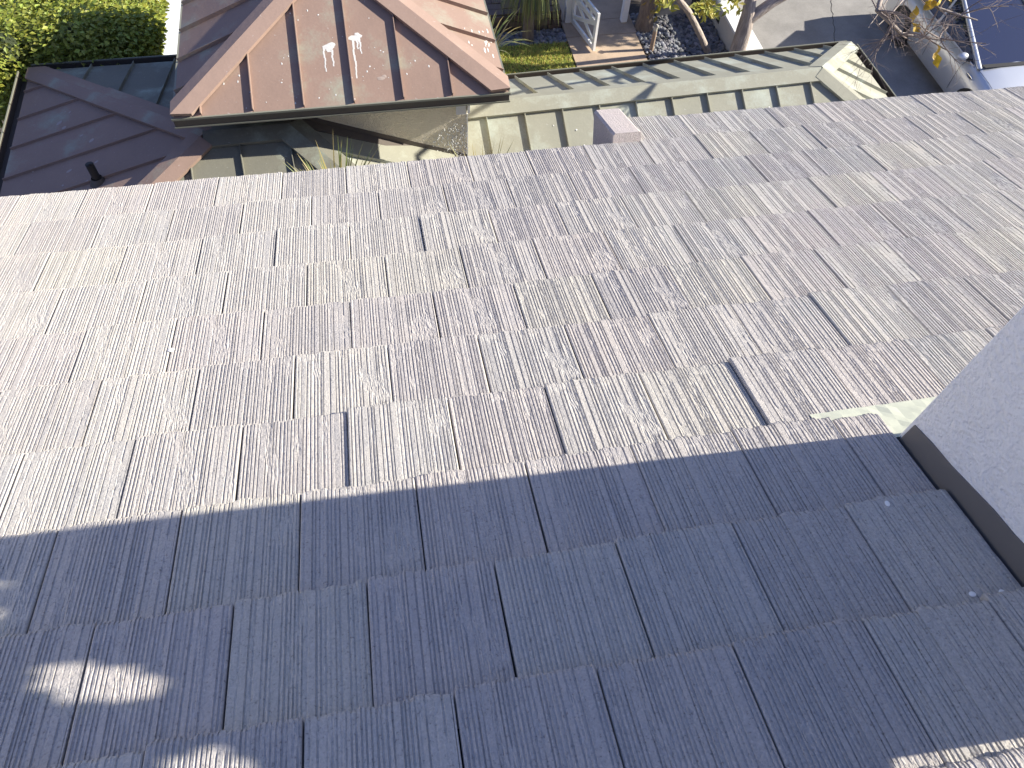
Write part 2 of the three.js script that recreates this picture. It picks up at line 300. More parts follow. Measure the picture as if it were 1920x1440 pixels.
{ // stray white specks on the tiles
  const m = M([0.8, 0.8, 0.78], { roughness: 0.7 });
  for (const [u, v, a, h] of [[0.564, 2.708, 0.007, -0.002], [0.615, 2.998, 0.008, -0.024], [0.687, 3.009, 0.009, -0.024], [-1.451, 1.535, 0.012, -0.014]]) {
    const g = new THREE.IcosahedronGeometry(1, 1); g.scale(a, a * 0.35, a * rr(0.8, 1.6)); const b = mesh('white_speck', g, m, house); b.position.copy(RP(u, v, h)); b.rotation.set(-PITCH, rr(0, 3), 0);
  }
}

// ---------------------------------------------------------------- standing-seam metal roofs
function clip(poly, s, keepAbove) { // clip 2D polygon at x = s
  const out = [];
  for (let i = 0; i < poly.length; i++) { const a = poly[i], b = poly[(i + 1) % poly.length], ia = keepAbove ? a[0] >= s : a[0] <= s, ib = keepAbove ? b[0] >= s : b[0] <= s; if (ia) out.push(a); if (ia !== ib) { const t = (s - a[0]) / (b[0] - a[0]); out.push([s, a[1] + t * (b[1] - a[1])]); } }
  return out;
}
function seamedFace(parent, pts, pitch, offset, mat, seamMat, seamH = 0.04) {  // pts: eave start, eave end, then on round; convex
  const o = pts[0], sd = pts[1].clone().sub(o).normalize(), N = V(0, 0, 0);
  for (let i = 0; i < pts.length; i++) { const a = pts[i], b = pts[(i + 1) % pts.length]; N.x += (a.y - b.y) * (a.z + b.z); N.y += (a.z - b.z) * (a.x + b.x); N.z += (a.x - b.x) * (a.y + b.y); }
  N.normalize(); if (N.y < 0) N.negate(); const td = N.clone().cross(sd); if (td.y < 0) td.negate();
  const poly = pts.map(p => { const d = p.clone().sub(o); return [d.dot(sd), d.dot(td)]; });
  const P = (s, t, h = 0) => o.clone().addScaledVector(sd, s).addScaledVector(td, t).addScaledVector(N, h);
  const s0 = Math.min(...poly.map(p => p[0])), s1 = Math.max(...poly.map(p => p[0]));
  for (let k = Math.floor((s0 - offset) / pitch); offset + k * pitch < s1; k++) {
    const a = offset + k * pitch, b = a + pitch; let q = clip(clip(poly, a + 0.002, true), b - 0.002, false);
    if (q.length > 2) {
      let f = q.map(c => P(c[0], c[1], 0.004)); const nn = f[1].clone().sub(f[0]).cross(f[2].clone().sub(f[1])); if (nn.dot(N) < 0) f = f.reverse();
      mesh('panel', new Soup().slab(f, 0.010, td).geo(), mat, parent);
    }
    const line = clip(clip(poly, a - 1e-4, true), a + 1e-4, false);
    if (line.length > 2) { const t0 = Math.min(...line.map(c => c[1])), t1 = Math.max(...line.map(c => c[1])); if (t1 - t0 > 0.06) mesh('seam', new Soup().bar(P(a, t0 + 0.012, 0.003), P(a, t1, 0.003), 0.008, seamH, N).geo(), seamMat || mat, parent); }
  }
  return N;
}
function cap(parent, name, A, B, n1, d1, n2, d2, w, mat, lift = 0.066, ev = null) { // two-winged cap along A-B; d1, d2 point down each face
  const s = new Soup(), t = B.clone().sub(A).normalize();
  const up = n1.clone().add(n2).normalize(), ra = A.clone().addScaledVector(up, lift * 1.06), rb = B.clone().addScaledVector(up, lift * 1.06);
  for (const [n, d, k] of [[n1, d1, 0], [n2, d2, 1]]) {
    const e = d.clone().addScaledVector(t, -d.dot(t)); e.addScaledVector(n, -e.dot(n)).normalize();
    let f = [ra, rb, B.clone().addScaledVector(e, w).addScaledVector(n, lift), (ev ? A.clone().addScaledVector(ev[k], w / Math.max(0.5, Math.abs(ev[k].dot(e)))) : A.clone().addScaledVector(e, w)).addScaledVector(n, lift)];
    const nn = f[1].clone().sub(f[0]).cross(f[2].clone().sub(f[1])); if (nn.dot(n) < 0) f = f.reverse();
    s.slab(f, 0.04, t);
  }
  return mesh(name, s.geo(), mat, parent);
}
function gutter(parent, a, b, out, mat, lipMat, w = 0.10, h = 0.085) { // open box gutter; out points away from the roof
  const s = new Soup(), d = b.clone().sub(a), e = d.clone().normalize().multiplyScalar(0);
  const P = (q, o, y) => q.clone().addScaledVector(out, o).add(V(0, y, 0));
  const wall = (o0, o1, y0, y1) => { const c = [P(a, o0, y0), P(a, o1, y0), P(a, o1, y1), P(a, o0, y1)], f = [P(b, o0, y0), P(b, o1, y0), P(b, o1, y1), P(b, o0, y1)]; s.poly(c); s.poly(f); for (let i = 0; i < 4; i++) { const j = (i + 1) % 4; s.poly([c[i], c[j], f[j], f[i]]); } };
  wall(0.002, 0.006, -h, -0.004); wall(0.006, w - 0.004, -h, -h + 0.004); wall(w - 0.004, w, -h, 0.004); 
  mesh('gutter', s.geo(), mat, parent);
  const l = new Soup(); const c2 = [P(a, w - 0.002, 0.004), P(a, w + 0.012, 0.004), P(a, w + 0.012, 0.016), P(a, w - 0.002, 0.016)], f2 = [P(b, w - 0.002, 0.004), P(b, w + 0.012, 0.004), P(b, w + 0.012, 0.016), P(b, w - 0.002, 0.016)];
  l.poly(c2); l.poly(f2); for (let i = 0; i < 4; i++) { const j = (i + 1) % 4; l.poly([c2[i], c2[j], f2[j], f2[i]]); }
  mesh('gutter_lip', l.geo(), lipMat, parent);
}

// ---- neighbouring house: square tower with pyramid roof over a lower hipped roof
const tower = thing('copper_roofed_house', 'house with brown standing-seam copper roofs and square cream stucco tower', 'house', [0, 0, 0]);
{
  const y0 = -1.9, yA = -1.29, xL = -2.425, xR = 0.632, zF = -2.985, zB = -6.04, ap = V((xL + xR) / 2, yA, (zF + zB) / 2);
  const FL = V(xL, y0, zF), FR = V(xR, y0, zF), BL = V(xL, y0, zB), BR = V(xR, y0, zB);
  const under = new Soup().slab([FL, FR, ap].map(p => p.clone().add(V(0, -0.012, 0))), 0.004).slab([FR, BR, ap].map(p => p.clone().add(V(0, -0.012, 0))), 0.004).slab([BR, BL, ap].map(p => p.clone().add(V(0, -0.012, 0))), 0.004).slab([BL, FL, ap].map(p => p.clone().add(V(0, -0.012, 0))), 0.004);
  under.box(xL + 0.02, y0 - 0.06, zB + 0.02, xR - 0.02, y0 - 0.03, zF - 0.02);
  const roof = mesh('tower_roof', under.geo(), MAT.deck, tower); roof.userData.label = 'brown pyramid roof with white bird droppings';
  const nF = seamedFace(roof, [FL, FR, ap], 0.456, 0.245, MAT.brown), nR = seamedFace(roof, [FR, BR, ap], 0.47, 0.3, MAT.brown), nB = seamedFace(roof, [BR, BL, ap], 0.456, 0.245, MAT.brown), nL = seamedFace(roof, [BL, FL, ap], 0.47, 0.36, MAT.brown);
  const dF = V(0, -1, 1), dR = V(1, -1, 0), dB = V(0, -1, -1), dL = V(-1, -1, 0), w = 0.125;
  cap(roof, 'hip_cap', FL, ap, nF, dF, nL, dL, w, MAT.brownCap, 0.058, [V(1, 0, 0), V(0, 0, -1)]); cap(roof, 'hip_cap', FR, ap, nF, dF, nR, dR, w, MAT.brownCap, 0.058, [V(-1, 0, 0), V(0, 0, -1)]);
  cap(roof, 'hip_cap', BL, ap, nB, dB, nL, dL, w, MAT.brownCap); cap(roof, 'hip_cap', BR, ap, nB, dB, nR, dR, w, MAT.brownCap);
  // drip edge: a green-edged trim in two steps
  const tr = (o, ya, yb, m) => { const s = new Soup(); s.box(xL - o, ya, zF, xR + o, yb, zF + o).box(xL - o, ya, zB - o, xR + o, yb, zB).box(xL - o, ya, zB, xL, yb, zF).box(xR, ya, zB, xR + o, yb, zF); return mesh('eave_trim', s.geo(), m, roof); };
  tr(0.018, y0 - 0.016, y0 + 0.004, MAT.lip); tr(0.008, y0 - 0.085, y0 - 0.018, MAT.gutter); tr(0.016, y0 - 0.10, y0 - 0.087, MAT.lip);
  // bird droppings: splash with runs down the fall of the roof
  const U = V(1, 0, 0), T = ap.clone().sub(V(ap.x, y0, zF)).normalize(), F = (x, t, h = 0.0052) => V(x, y0, zF).addScaledVector(T, t).addScaledVector(nF, h);
  const white = M([0.58, 0.57, 0.54], { roughness: 0.8 });
  seed = 4242;
  const blob = (x, t, a, b, face = F) => { const s = new Soup(), n = 9, ring = []; for (let k = 0; k < n; k++) { const q = k / n * 6.283, r = rr(0.65, 1.15); ring.push(face(x + Math.cos(q) * a * r, t + Math.sin(q) * b * r)); } const c = face(x, t, 0.0075); for (let k = 0; k < n; k++) s.poly([c, ring[k], ring[(k + 1) % n]]); return s; };
  const drip = (x, t, len, w0) => { const s = new Soup(), n = 7; for (let k = 0; k < n; k++) { const a = t - len * k / n, b = t - len * (k + 1) / n, wa = w0 * (1 - 0.5 * k / n) * rr(0.8, 1.2), wb = k === n - 1 ? w0 * 0.6 : w0 * (1 - 0.5 * (k + 1) / n), dx = 0.004 * Math.sin(k * 1.7 + x * 40); s.poly([F(x - wa + dx, a), F(x - wb + dx, b), F(x + wb + dx, b), F(x + wa + dx, a)]); } return s; };
  for (const [x, t, list] of [[-0.99, 0.60, [[-0.045, 0.25, 0.010], [0.028, 0.20, 0.011], [0.0, 0.05, 0.03]]], [-0.74, 0.68, [[-0.02, 0.42, 0.011], [0.045, 0.17, 0.010], [0.02, 0.12, 0.011]]]]) {
    const parts = [blob(x, t, 0.062, 0.034).geo(), blob(x + 0.03, t + 0.02, 0.04, 0.03).geo()]; for (const [dx, l, w0] of list) parts.push(drip(x + dx, t, l, w0).geo());
    mesh('bird_dropping', join(parts), white, roof);
  }
  for (let k = 0; k < 46; k++) { const t = rr(0.03, 1.0), hw = 1.4 * (1 - t / 1.64), x = ap.x + rr(-hw, hw), a = rr(0.003, 0.010); mesh('bird_dropping', blob(x, t, a, a * rr(0.8, 2)).geo(), white, roof); }
  mesh('bird_dropping', join([blob(-0.545, 0.245, 0.05, 0.022).geo(), blob(-0.51, 0.26, 0.025, 0.02).geo()]), M([0.34, 0.27, 0.23]), roof);
  const Tr = ap.clone().sub(V(xR, y0, ap.z)).normalize(), FRt = (z, t, h = 0.0055) => V(xR, y0, z).addScaledVector(Tr, t).addScaledVector(nR, h);
  for (let k = 0; k < 26; k++) { const z = zF - rr(0.15, 0.95), t = rr(0.03, 0.32); if (t > (zF - z) * 0.95) continue; mesh('bird_dropping', blob(z, t, rr(0.012, 0.05), rr(0.005, 0.012), FRt).geo(), white, roof); }
  // tower walls
  const wx0 = -2.07, wx1 = 0.292, wz1 = -3.40, wz0 = -5.7;
  const wall = mesh('tower_wall', new Soup().box(wx0, G, wz0, wx1, y0 - 0.065, wz1).geo(), MAT.creamStucco, tower);
  seed = 91; // crusty pale patch where grazing rain has splashed
  const crust = [];
  for (let k = 0; k < 340; k++) { const u = rnd(), x = wx1 - 0.008 - Math.pow(rnd(), 1.3) * 0.36, yy = -2.47 - rnd() * 0.62 - (wx1 - x) * 0.55; if (yy < -3.05) continue; const g = new THREE.IcosahedronGeometry(rr(0.004, 0.011), 0); g.scale(1, 1.3, 0.6); g.translate(x, yy, wz1 + 0.002); crust.push(g); }
  mesh('plaster_crust', join(crust), M([0.70, 0.69, 0.64]), wall).userData = { kind: 'stuff', label: 'rough pale crust of render at the wall corner' };
  mesh('junction_box', new Soup().box(wx1 - 0.115, -2.42, wz1 + 0.003, wx1 - 0.012, -2.20, wz1 + 0.022).box(wx1 - 0.06, -2.245, wz1 + 0.023, wx1 + 0.022, -2.195, wz1 + 0.05).box(wx1 + 0.003, -2.39, wz1 - 0.02, wx1 + 0.024, -2.247, wz1 + 0.05).geo(), M([0.66, 0.66, 0.68], { roughness: 0.5 }), wall).userData.label = 'white and grey box fixed under the tower eave';
  mesh('corner_trim', new Soup().box(wx1 - 0.004, -3.6, wz1 - 0.004, wx1 + 0.007, -2.43, wz1 + 0.007).geo(), MAT.whitePaint, wall);

  // lower hipped roof
  const e = -2.95, xl = -4.45, zb = -5.40, zf = -1.10, Lr = V(-2.25, -2.33, -3.25), Rr = V(-1.49, -2.33, -3.27), xr = 0.15;
  const bl = V(xl, e, zb), fl = V(xl, e, zf), fr = V(xr, e, -1.45), br = V(xr, e, -5.3);
  const low = mesh('lower_roof', new Soup().slab([bl, br, fr, fl].map(p => p.clone().add(V(0, -0.03, 0))).reverse(), 0.03).geo(), MAT.deck, tower); low.userData.label = 'lower hipped roof around the tower foot';
  const mF = seamedFace(low, [fl, fr, Rr, Lr], 0.47, 0.235 + 0.05, MAT.olive), mL = seamedFace(low, [bl, fl, Lr], 0.47, 0.40, MAT.brown, null, 0.03), mB = seamedFace(low, [V(-1.9, e, zb), bl, Lr, V(-1.9, -2.33, -3.25)], 0.46, 0.03, MAT.olive), mR = seamedFace(low, [fr, br, Rr], 0.46, 0.2, MAT.green);
  const bm = bl.clone().lerp(Lr, 0.46), bm2 = bl.clone().lerp(Lr, 0.43); cap(low, 'hip_cap', bl, bm, mB, V(0, -1, -1), mL, V(-1, -1, 0), 0.13, MAT.brown, 0.046, [V(1, 0, 0), V(0, 0, 1)]); cap(low, 'hip_cap', bm2, Lr, mB, V(0, -1, -1), mL, V(-1, -1, 0), 0.137, MAT.brown, 0.056); cap(low, 'hip_cap', fl, Lr.clone().add(V(-0.05, -0.014, 0.05)), mF, V(0, -1, 1), mL, V(-1, -1, 0), 0.13, MAT.brown);
  cap(low, 'hip_cap', fr, Rr, mF, V(0, -1, 1), mR, V(1, -1, 0), 0.15, MAT.olive); cap(low, 'ridge_cap', Lr.clone().add(V(-0.04, 0, 0)), Rr.clone().add(V(0.03, 0, 0)), mF, V(0, -1, 1), mB, V(0, -1, -1), 0.15, MAT.olive, 0.056);
  gutter(low, bl, fl, V(-1, 0, 0), MAT.gutter, MAT.lip, 0.12, 0.10); gutter(low, V(-1.9, e, zb), bl, V(0, 0, -1), MAT.gutter, MAT.lip, 0.10, 0.10);
  // flashing where the wall meets the lower roof
  const pa = V(-1.52, -2.31, wz1 + 0.004), pb = V(0.29, -3.06, wz1 + 0.004);
  mesh('step_flashing', new Soup().slab([pa, pb, pb.clone().add(V(0, 0.10, 0)), pa.clone().add(V(0, 0.10, 0))], 0.003).slab([pa.clone().add(V(0, 0.03, 0.09)), pb.clone().add(V(0, 0.03, 0.09)), pb.clone().add(V(0, 0.04, 0)), pa.clone().add(V(0, 0.04, 0))], 0.02).geo(), M([0.11, 0.092, 0.078], { roughness: 0.7 }), low);
  mesh('ridge_flashing', new Soup().slab([V(-2.06, -2.29, wz1 + 0.004), V(-1.53, -2.29, wz1 + 0.004), V(-1.53, -2.12, wz1 + 0.004), V(-2.06, -2.12, wz1 + 0.004)], 0.003).geo(), MAT.olive, low);
  // vent pipe through the left slope
  const pipe = mesh('vent_pipe', tube([V(-3.36, -2.72, -3.10), V(-3.36, -2.42, -3.10)], [0.038, 0.038], 14), MAT.black, tower);
  const col = new THREE.CylinderGeometry(0.05, 0.10, 0.10, 16, 1, true); col.translate(-3.36, -2.635, -3.10); mesh('pipe_collar', col, MAT.gutter, pipe);
  mesh('house_wall', new Soup().box(-4.2, G, -5.15, -2.09, e - 0.065, -1.6).box(-2.088, G, -3.38, 0.0, e - 0.065, -1.6).geo(), MAT.creamStucco, tower);
  seed = 73; for (let k = 0; k < 22; k++) { const x = rr(-4.2, -2.7), yy = e + (x - xl) * (0.62 / 2.2) + 0.006, z = rr(-4.4, -2.2); if (Math.abs(z + 3.25) > (x < -2.4 ? 2.0 - (x - xl) * 0.9 : 0.2)) continue; const g = new THREE.IcosahedronGeometry(1, 1); const a = rr(0.008, 0.02); g.scale(a * rr(0.8, 2.6), 0.002, a); const m = mesh('bird_dropping', g, M([0.36, 0.29, 0.26]), low); m.position.set(x, yy, z); m.rotation.set(0, rr(0.2, 0.7), 0.275); }
}

// ---- covered walkway with patinated standing-seam roof
const porch = thing('covered_walkway', 'low walkway roof of pale green patinated standing-seam metal beside the tower', 'porch');
{
  const A = V(0.30, -3.0, -4.215), B = V(4.827, -3.0, -4.379), w = 1.39, de = 0.71, d = B.clone().sub(A).normalize(), n = V(d.z, 0, -d.x).normalize(); if (n.z > 0) n.negate();
  const Bf = B.clone().addScaledVector(d, w).addScaledVector(n, w).add(V(0, -de, 0)), Bn = B.clone().addScaledVector(d, w).addScaledVector(n, -w).add(V(0, -de, 0));
  const Af = A.clone().addScaledVector(n, w).add(V(0, -de, 0)), An = A.clone().addScaledVector(n, -w).add(V(0, -de, 0));
  const roof = mesh('roof', new Soup().slab([An, Bn, Bf, Af].map(p => p.clone().add(V(0, -0.03, 0))), 0.03).geo(), MAT.deck, porch);
  const nn = seamedFace(roof, [An, Bn, B, A], 0.449, 0.31, MAT.green), nf = seamedFace(roof, [Bf, Af, A, B], 0.449, 0.42, MAT.green), ne = seamedFace(roof, [Bn, Bf, B], 0.449, 0.32, MAT.green);
  const Am = A.clone().lerp(B, 0.62); cap(roof, 'ridge_cap', A, Am, nn, n.clone().negate().add(V(0, -1, 0)), nf, n.clone().add(V(0, -1, 0)), 0.149, MAT.green, 0.056); cap(roof, 'ridge_cap', A.clone().lerp(B, 0.615), B, nn, n.clone().negate().add(V(0, -1, 0)), nf, n.clone().add(V(0, -1, 0)), 0.145, MAT.green, 0.05);
  cap(roof, 'hip_cap', B, Bf, nf, n.clone().add(V(0, -1, 0)), ne, d.clone().add(V(0, -1, 0)), 0.135, MAT.green, 0.054); cap(roof, 'hip_cap', B, Bn, nn, n.clone().negate().add(V(0, -1, 0)), ne, d.clone().add(V(0, -1, 0)), 0.135, MAT.green, 0.054);
  gutter(roof, Af, Bf, n, MAT.gutter, MAT.lip, 0.085, 0.08); gutter(roof, Bn, Bf, d, MAT.gutter, MAT.lip, 0.11, 0.09);
  seed = 555; for (let k = 0; k < 40; k++) { const s = rr(0.3, 4.3), t = rr(0.2, 0.9), g = new THREE.IcosahedronGeometry(1, 1), a = rr(0.004, 0.012); g.scale(a, 0.002, a * rr(0.8, 2)); const m = mesh('bird_dropping', g, M([0.7, 0.7, 0.66]), roof); m.position.copy(A.clone().addScaledVector(d, s).addScaledVector(n, -t * w).add(V(0, -t * de + 0.008, 0))); }
  for (const [s, t] of [[0.2, 1.1], [2.4, 1.1], [4.6, 1.1], [0.2, -1.1], [2.4, -1.1], [4.6, -1.1]]) { const p = A.clone().addScaledVector(d, s).addScaledVector(n, t); mesh('post', new Soup().box(p.x - 0.06, G, p.z - 0.06, p.x + 0.06, -3.75, p.z + 0.06).geo(), MAT.whitePaint, porch); }
}
// ---------------------------------------------------------------- courtyard
{
  const path = new Soup(); const slabs = [[3.33, 4.76, -9.2, -10.53], [3.33, 4.79, -10.545, -11.06], [3.36, 4.80, -11.075, -12.1], [3.33, 4.74, -7.9, -9.185]];
  const p = mesh('path', new Soup().box(3.32, G + 0.001, -12.1, 4.80, G + 0.02, -7.9).geo(), MG.soil); p.userData = { kind: 'structure' };
  for (const [x0, x1, za, zb] of slabs) mesh('paving_slab', new Soup().box(x0, G + 0.021, zb, x1, G + 0.055, za).geo(), MG.slab, p);
}
const bladeGeo = (() => { const s = new Soup(); s.poly([V(-0.004, 0, 0), V(0.004, 0, 0), V(0.003, 0.5, 0.12), V(-0.003, 0.5, 0.12)]); s.poly([V(-0.003, 0.5, 0.12), V(0.003, 0.5, 0.12), V(0, 1, 0.42)]); return s.geo(); })();
{ // lawn patch
  const lawn = thing('lawn', 'small sunlit patch of short grass beside the tan path', 'grass'); lawn.userData.kind = 'stuff';
  mesh('turf', new Soup().box(1.2, G + 0.002, -10.42, 3.30, G + 0.035, -8.2).geo(), M([0.12, 0.12, 0.03]), lawn);
  seed = 5150; const n = 16000, im = new THREE.InstancedMesh(bladeGeo, M([0.52, 0.54, 0.13], { roughness: 0.8 }), n), o = new THREE.Object3D(), c = new THREE.Color();
  for (let i = 0; i < n; i++) { o.position.set(rr(1.3, 3.30), G + 0.03, rr(-10.4, -8.4)); o.rotation.set(rr(-0.5, 0.5), rr(0, 6.28), rr(-0.5, 0.5)); o.scale.set(1, rr(0.03, 0.075), rr(0.05, 0.12)); o.updateMatrix(); im.setMatrixAt(i, o.matrix); const k = rnd(); c.setRGB(0.7 + k * 0.6, 0.75 + 0.4 * rnd(), 0.6 + k * 0.5); im.setColorAt(i, c); }
  im.name = 'grass_blades'; im.userData.kind = 'stuff'; im.castShadow = im.receiveShadow = true; lawn.add(im);
}
function pebbles(name, label, x0, x1, z0, z1, n, s0) {
  seed = s0; const g = new THREE.IcosahedronGeometry(1, 1), p = g.attributes.position; for (let i = 0; i < p.count; i++) { const f = 1 + 0.12 * Math.sin(p.getX(i) * 5 + p.getY(i) * 3); p.setXYZ(i, p.getX(i) * f, p.getY(i) * f, p.getZ(i) * f); } g.computeVertexNormals();
  const im = new THREE.InstancedMesh(g, M([0.20, 0.205, 0.22], { roughness: 0.7 }), n), o = new THREE.Object3D(), c = new THREE.Color();
  for (let i = 0; i < n; i++) { o.position.set(rr(x0, x1), G + rr(0.005, 0.05), rr(z0, z1)); o.rotation.set(rr(-0.4, 0.4), rr(0, 6.28), rr(-0.4, 0.4)); const a = rr(0.022, 0.048); o.scale.set(a * rr(0.9, 1.5), a * rr(0.5, 0.8), a); o.updateMatrix(); im.setMatrixAt(i, o.matrix); const k = rr(0.45, 1.35); c.setRGB(k * rr(0.95, 1.08), k, k * rr(0.95, 1.1)); im.setColorAt(i, c); }
  im.name = numbered(name); im.castShadow = im.receiveShadow = true; im.userData = { kind: 'stuff', label, category: 'pebbles' }; scene.add(im);
}
pebbles('pebble_bed', 'bed of dark grey river pebbles around the tree trunks right of the path', 4.80, 6.46, -11.2, -8.6, 2600, 11);
pebbles('pebble_strip', 'strip of dark grey river pebbles between lawn and stone wall', 1.6, 3.30, -10.85, -10.43, 700, 12);
{ // low garden wall between pebbles and drive
  const g = thing('garden_wall', 'low cream rendered wall with white top between pebbles and driveway', 'wall');
  mesh('body', new Soup().box(6.48, G, -12.5, 6.80, G + 0.45, -7.6).geo(), MAT.gardenWall, g);
  mesh('coping', new Soup().box(6.46, G + 0.451, -12.5, 6.83, G + 0.50, -7.6).geo(), MAT.whitePaint, g);
  const b = mesh('vent_hole', new Soup().box(6.472, G + 0.17, -10.62, 6.479, G + 0.29, -10.46).geo(), MAT.black, g);
}
{ // stone wall in the shade and grey block wall
  const g = thing('stone_wall', 'low dark brown stone wall behind the pebble strip', 'wall'), m = [M([0.13, 0.085, 0.065]), M([0.10, 0.07, 0.055]), M([0.16, 0.11, 0.085])]; seed = 808;
  mesh('core', new Soup().box(1.0, G, -11.5, 3.28, G + 0.36, -10.93).geo(), M([0.05, 0.04, 0.03]), g);
  for (let r = 0; r < 3; r++) { let x = 1.0; while (x < 3.2) { const w = Math.min(rr(0.14, 0.34), 3.28 - x); mesh('stone', new Soup().box(x + 0.006, G + r * 0.12 + 0.006, -10.93, x + w - 0.006, G + r * 0.12 + 0.114, -10.90 + rr(0, 0.02)).geo(), m[Math.floor(rnd() * 3)], g); x += w; } }
  for (let r = 0; r < 3; r++) { let x = 1.0; while (x < 3.2) { const w = Math.min(rr(0.2, 0.4), 3.28 - x); mesh('stone', new Soup().box(x + 0.006, G + 0.361, -11.5 + r * 0.19 + 0.006, x + w - 0.006, G + 0.38 + rr(0, 0.02), -11.5 + r * 0.19 + 0.184).geo(), m[Math.floor(rnd() * 3)], g); x += w; } }
  const b = thing('block_wall', 'short pale grey concrete wall at the back of the pebbles', 'wall'); mesh('body', new Soup().box(5.35, G, -11.5, 6.05, G + 0.6, -11.05).geo(), MG.concrete, b); mesh('coping', new Soup().box(5.33, G + 0.601, -11.52, 6.07, G + 0.64, -11.03).geo(), MG.concrete, b);
}
{ // gate, open towards the camera
  const g = thing('garden_gate', 'white wooden gate with diagonal cross bracing standing open over the path', 'gate', [3.53, G + 0.055, -11.0]);
  g.rotation.y = -Math.atan2(1.01, 0.22); const L = 1.05, Hh = 0.82, t = 0.05, yb = 0.04, m = MAT.whitePaint;
  mesh('stile', new Soup().box(0, yb, -t / 2, 0.09, Hh, t / 2).geo(), m, g); mesh('stile', new Soup().box(L - 0.09, yb, -t / 2, L, Hh, t / 2).geo(), m, g);
  for (const y of [yb, Hh * 0.66, Hh - 0.09]) mesh('rail', new Soup().box(0.091, y, -t / 2 + 0.002, L - 0.091, y + 0.09, t / 2 - 0.002).geo(), m, g);
  const a = V(0.10, yb + 0.11, 0), b = V(L - 0.10, Hh * 0.66 - 0.02, 0), c = V(0.10, Hh * 0.66 - 0.02, 0), e = V(L - 0.10, yb + 0.11, 0);
  mesh('brace', new Soup().bar(a, b, 0.03, 0.075, V(0, 1, 0)).geo(), m, g); mesh('brace', new Soup().bar(c, e, 0.026, 0.075, V(0, 1, 0)).geo(), m, g);
  for (let k = 1; k < 4; k++) mesh('baluster', new Soup().box(0.09 + k * 0.217 - 0.02, Hh * 0.66 + 0.091, -0.015, 0.09 + k * 0.217 + 0.02, Hh - 0.091, 0.015).geo(), m, g);
  const p1 = thing('gate_post', 'white square post the gate hangs from', 'post'); mesh('shaft', new Soup().box(3.40, G, -11.14, 3.52, G + 1.25, -11.02).geo(), m, p1); mesh('post_cap', new Soup().box(3.38, G + 1.251, -11.16, 3.54, G + 1.29, -11.0).geo(), m, p1);
  const p2 = thing('gate_post', 'white square post across the path from the open gate', 'post'); mesh('shaft', new Soup().box(4.56, G, -11.03, 4.68, G + 1.25, -10.91).geo(), m, p2); mesh('post_cap', new Soup().box(4.54, G + 1.251, -11.05, 4.70, G + 1.29, -10.89).geo(), m, p2);
}
{ // path light
  const g = thing('path_light', 'small wooden bollard light in the pebbles beside the path', 'light', [4.93, G, -9.95]);
  mesh('post', tube([V(0, 0, 0), V(0, 0.46, 0)], [0.045, 0.04], 10), M([0.33, 0.24, 0.17]), g); mesh('lens', tube([V(0, 0.461, 0), V(0, 0.56, 0)], [0.036, 0.036], 10), M([0.5, 0.48, 0.4], { roughness: 0.2 }), g); mesh('cover', tube([V(0, 0.561, 0), V(0, 0.585, 0)], [0.06, 0.03], 10), M([0.30, 0.29, 0.27]), g);
}
// ---------------------------------------------------------------- plants
const barkN = layers(512, [[40, 12, 0.8, 81], [14, 5, 0.8, 82], [120, 60, 0.4, 83]]);
const barkMap = tex(512, (i, c) => { const v = 0.33 + barkN[i] * 0.16; c[0] = toS(v * 1.06); c[1] = toS(v * 0.94); c[2] = toS(v * 0.84); }, true, 0.8);
const barkBump = tex(512, (i, c) => { c[0] = c[1] = c[2] = 0.5 + barkN[i] * 0.5; }, false, 0.8);
const bark = M([0.95, 0.9, 0.86], { map: barkMap, bumpMap: barkBump, bumpScale: 0.012 }), barkDark = M([0.55, 0.48, 0.43], { map: barkMap, bumpMap: barkBump, bumpScale: 0.02 });
const leafMat = (r, g, b) => new THREE.MeshPhysicalMaterial({ color: rgb(r, g, b), roughness: 0.6, side: THREE.DoubleSide, transmission: 0.3, thickness: 0 });
const leafShape = (l, w) => { const s = new Soup(); s.poly([V(0, 0, 0), V(w, 0.12 * l, l * 0.45), V(0, 0.05 * l, l)]); s.poly([V(0, 0, 0), V(0, 0.05 * l, l), V(-w, 0.12 * l, l * 0.45)]); return s.geo(); };
function scatter(name, parent, geo, mat, n, place, tint = 0.35) {
  const im = new THREE.InstancedMesh(geo, mat, n), o = new THREE.Object3D(), c = new THREE.Color(); let k = 0;
  for (let i = 0; i < n; i++) { if (place(o, i) === false) continue; o.updateMatrix(); im.setMatrixAt(k, o.matrix); const q = 1 - tint / 2 + rnd() * tint; c.setRGB(q * rr(0.9, 1.2), q, q * rr(0.8, 1.1)); im.setColorAt(k, c); k++; }
  im.count = k; im.name = name; im.userData.kind = 'stuff'; im.castShadow = im.receiveShadow = true; parent.add(im); return im;
}
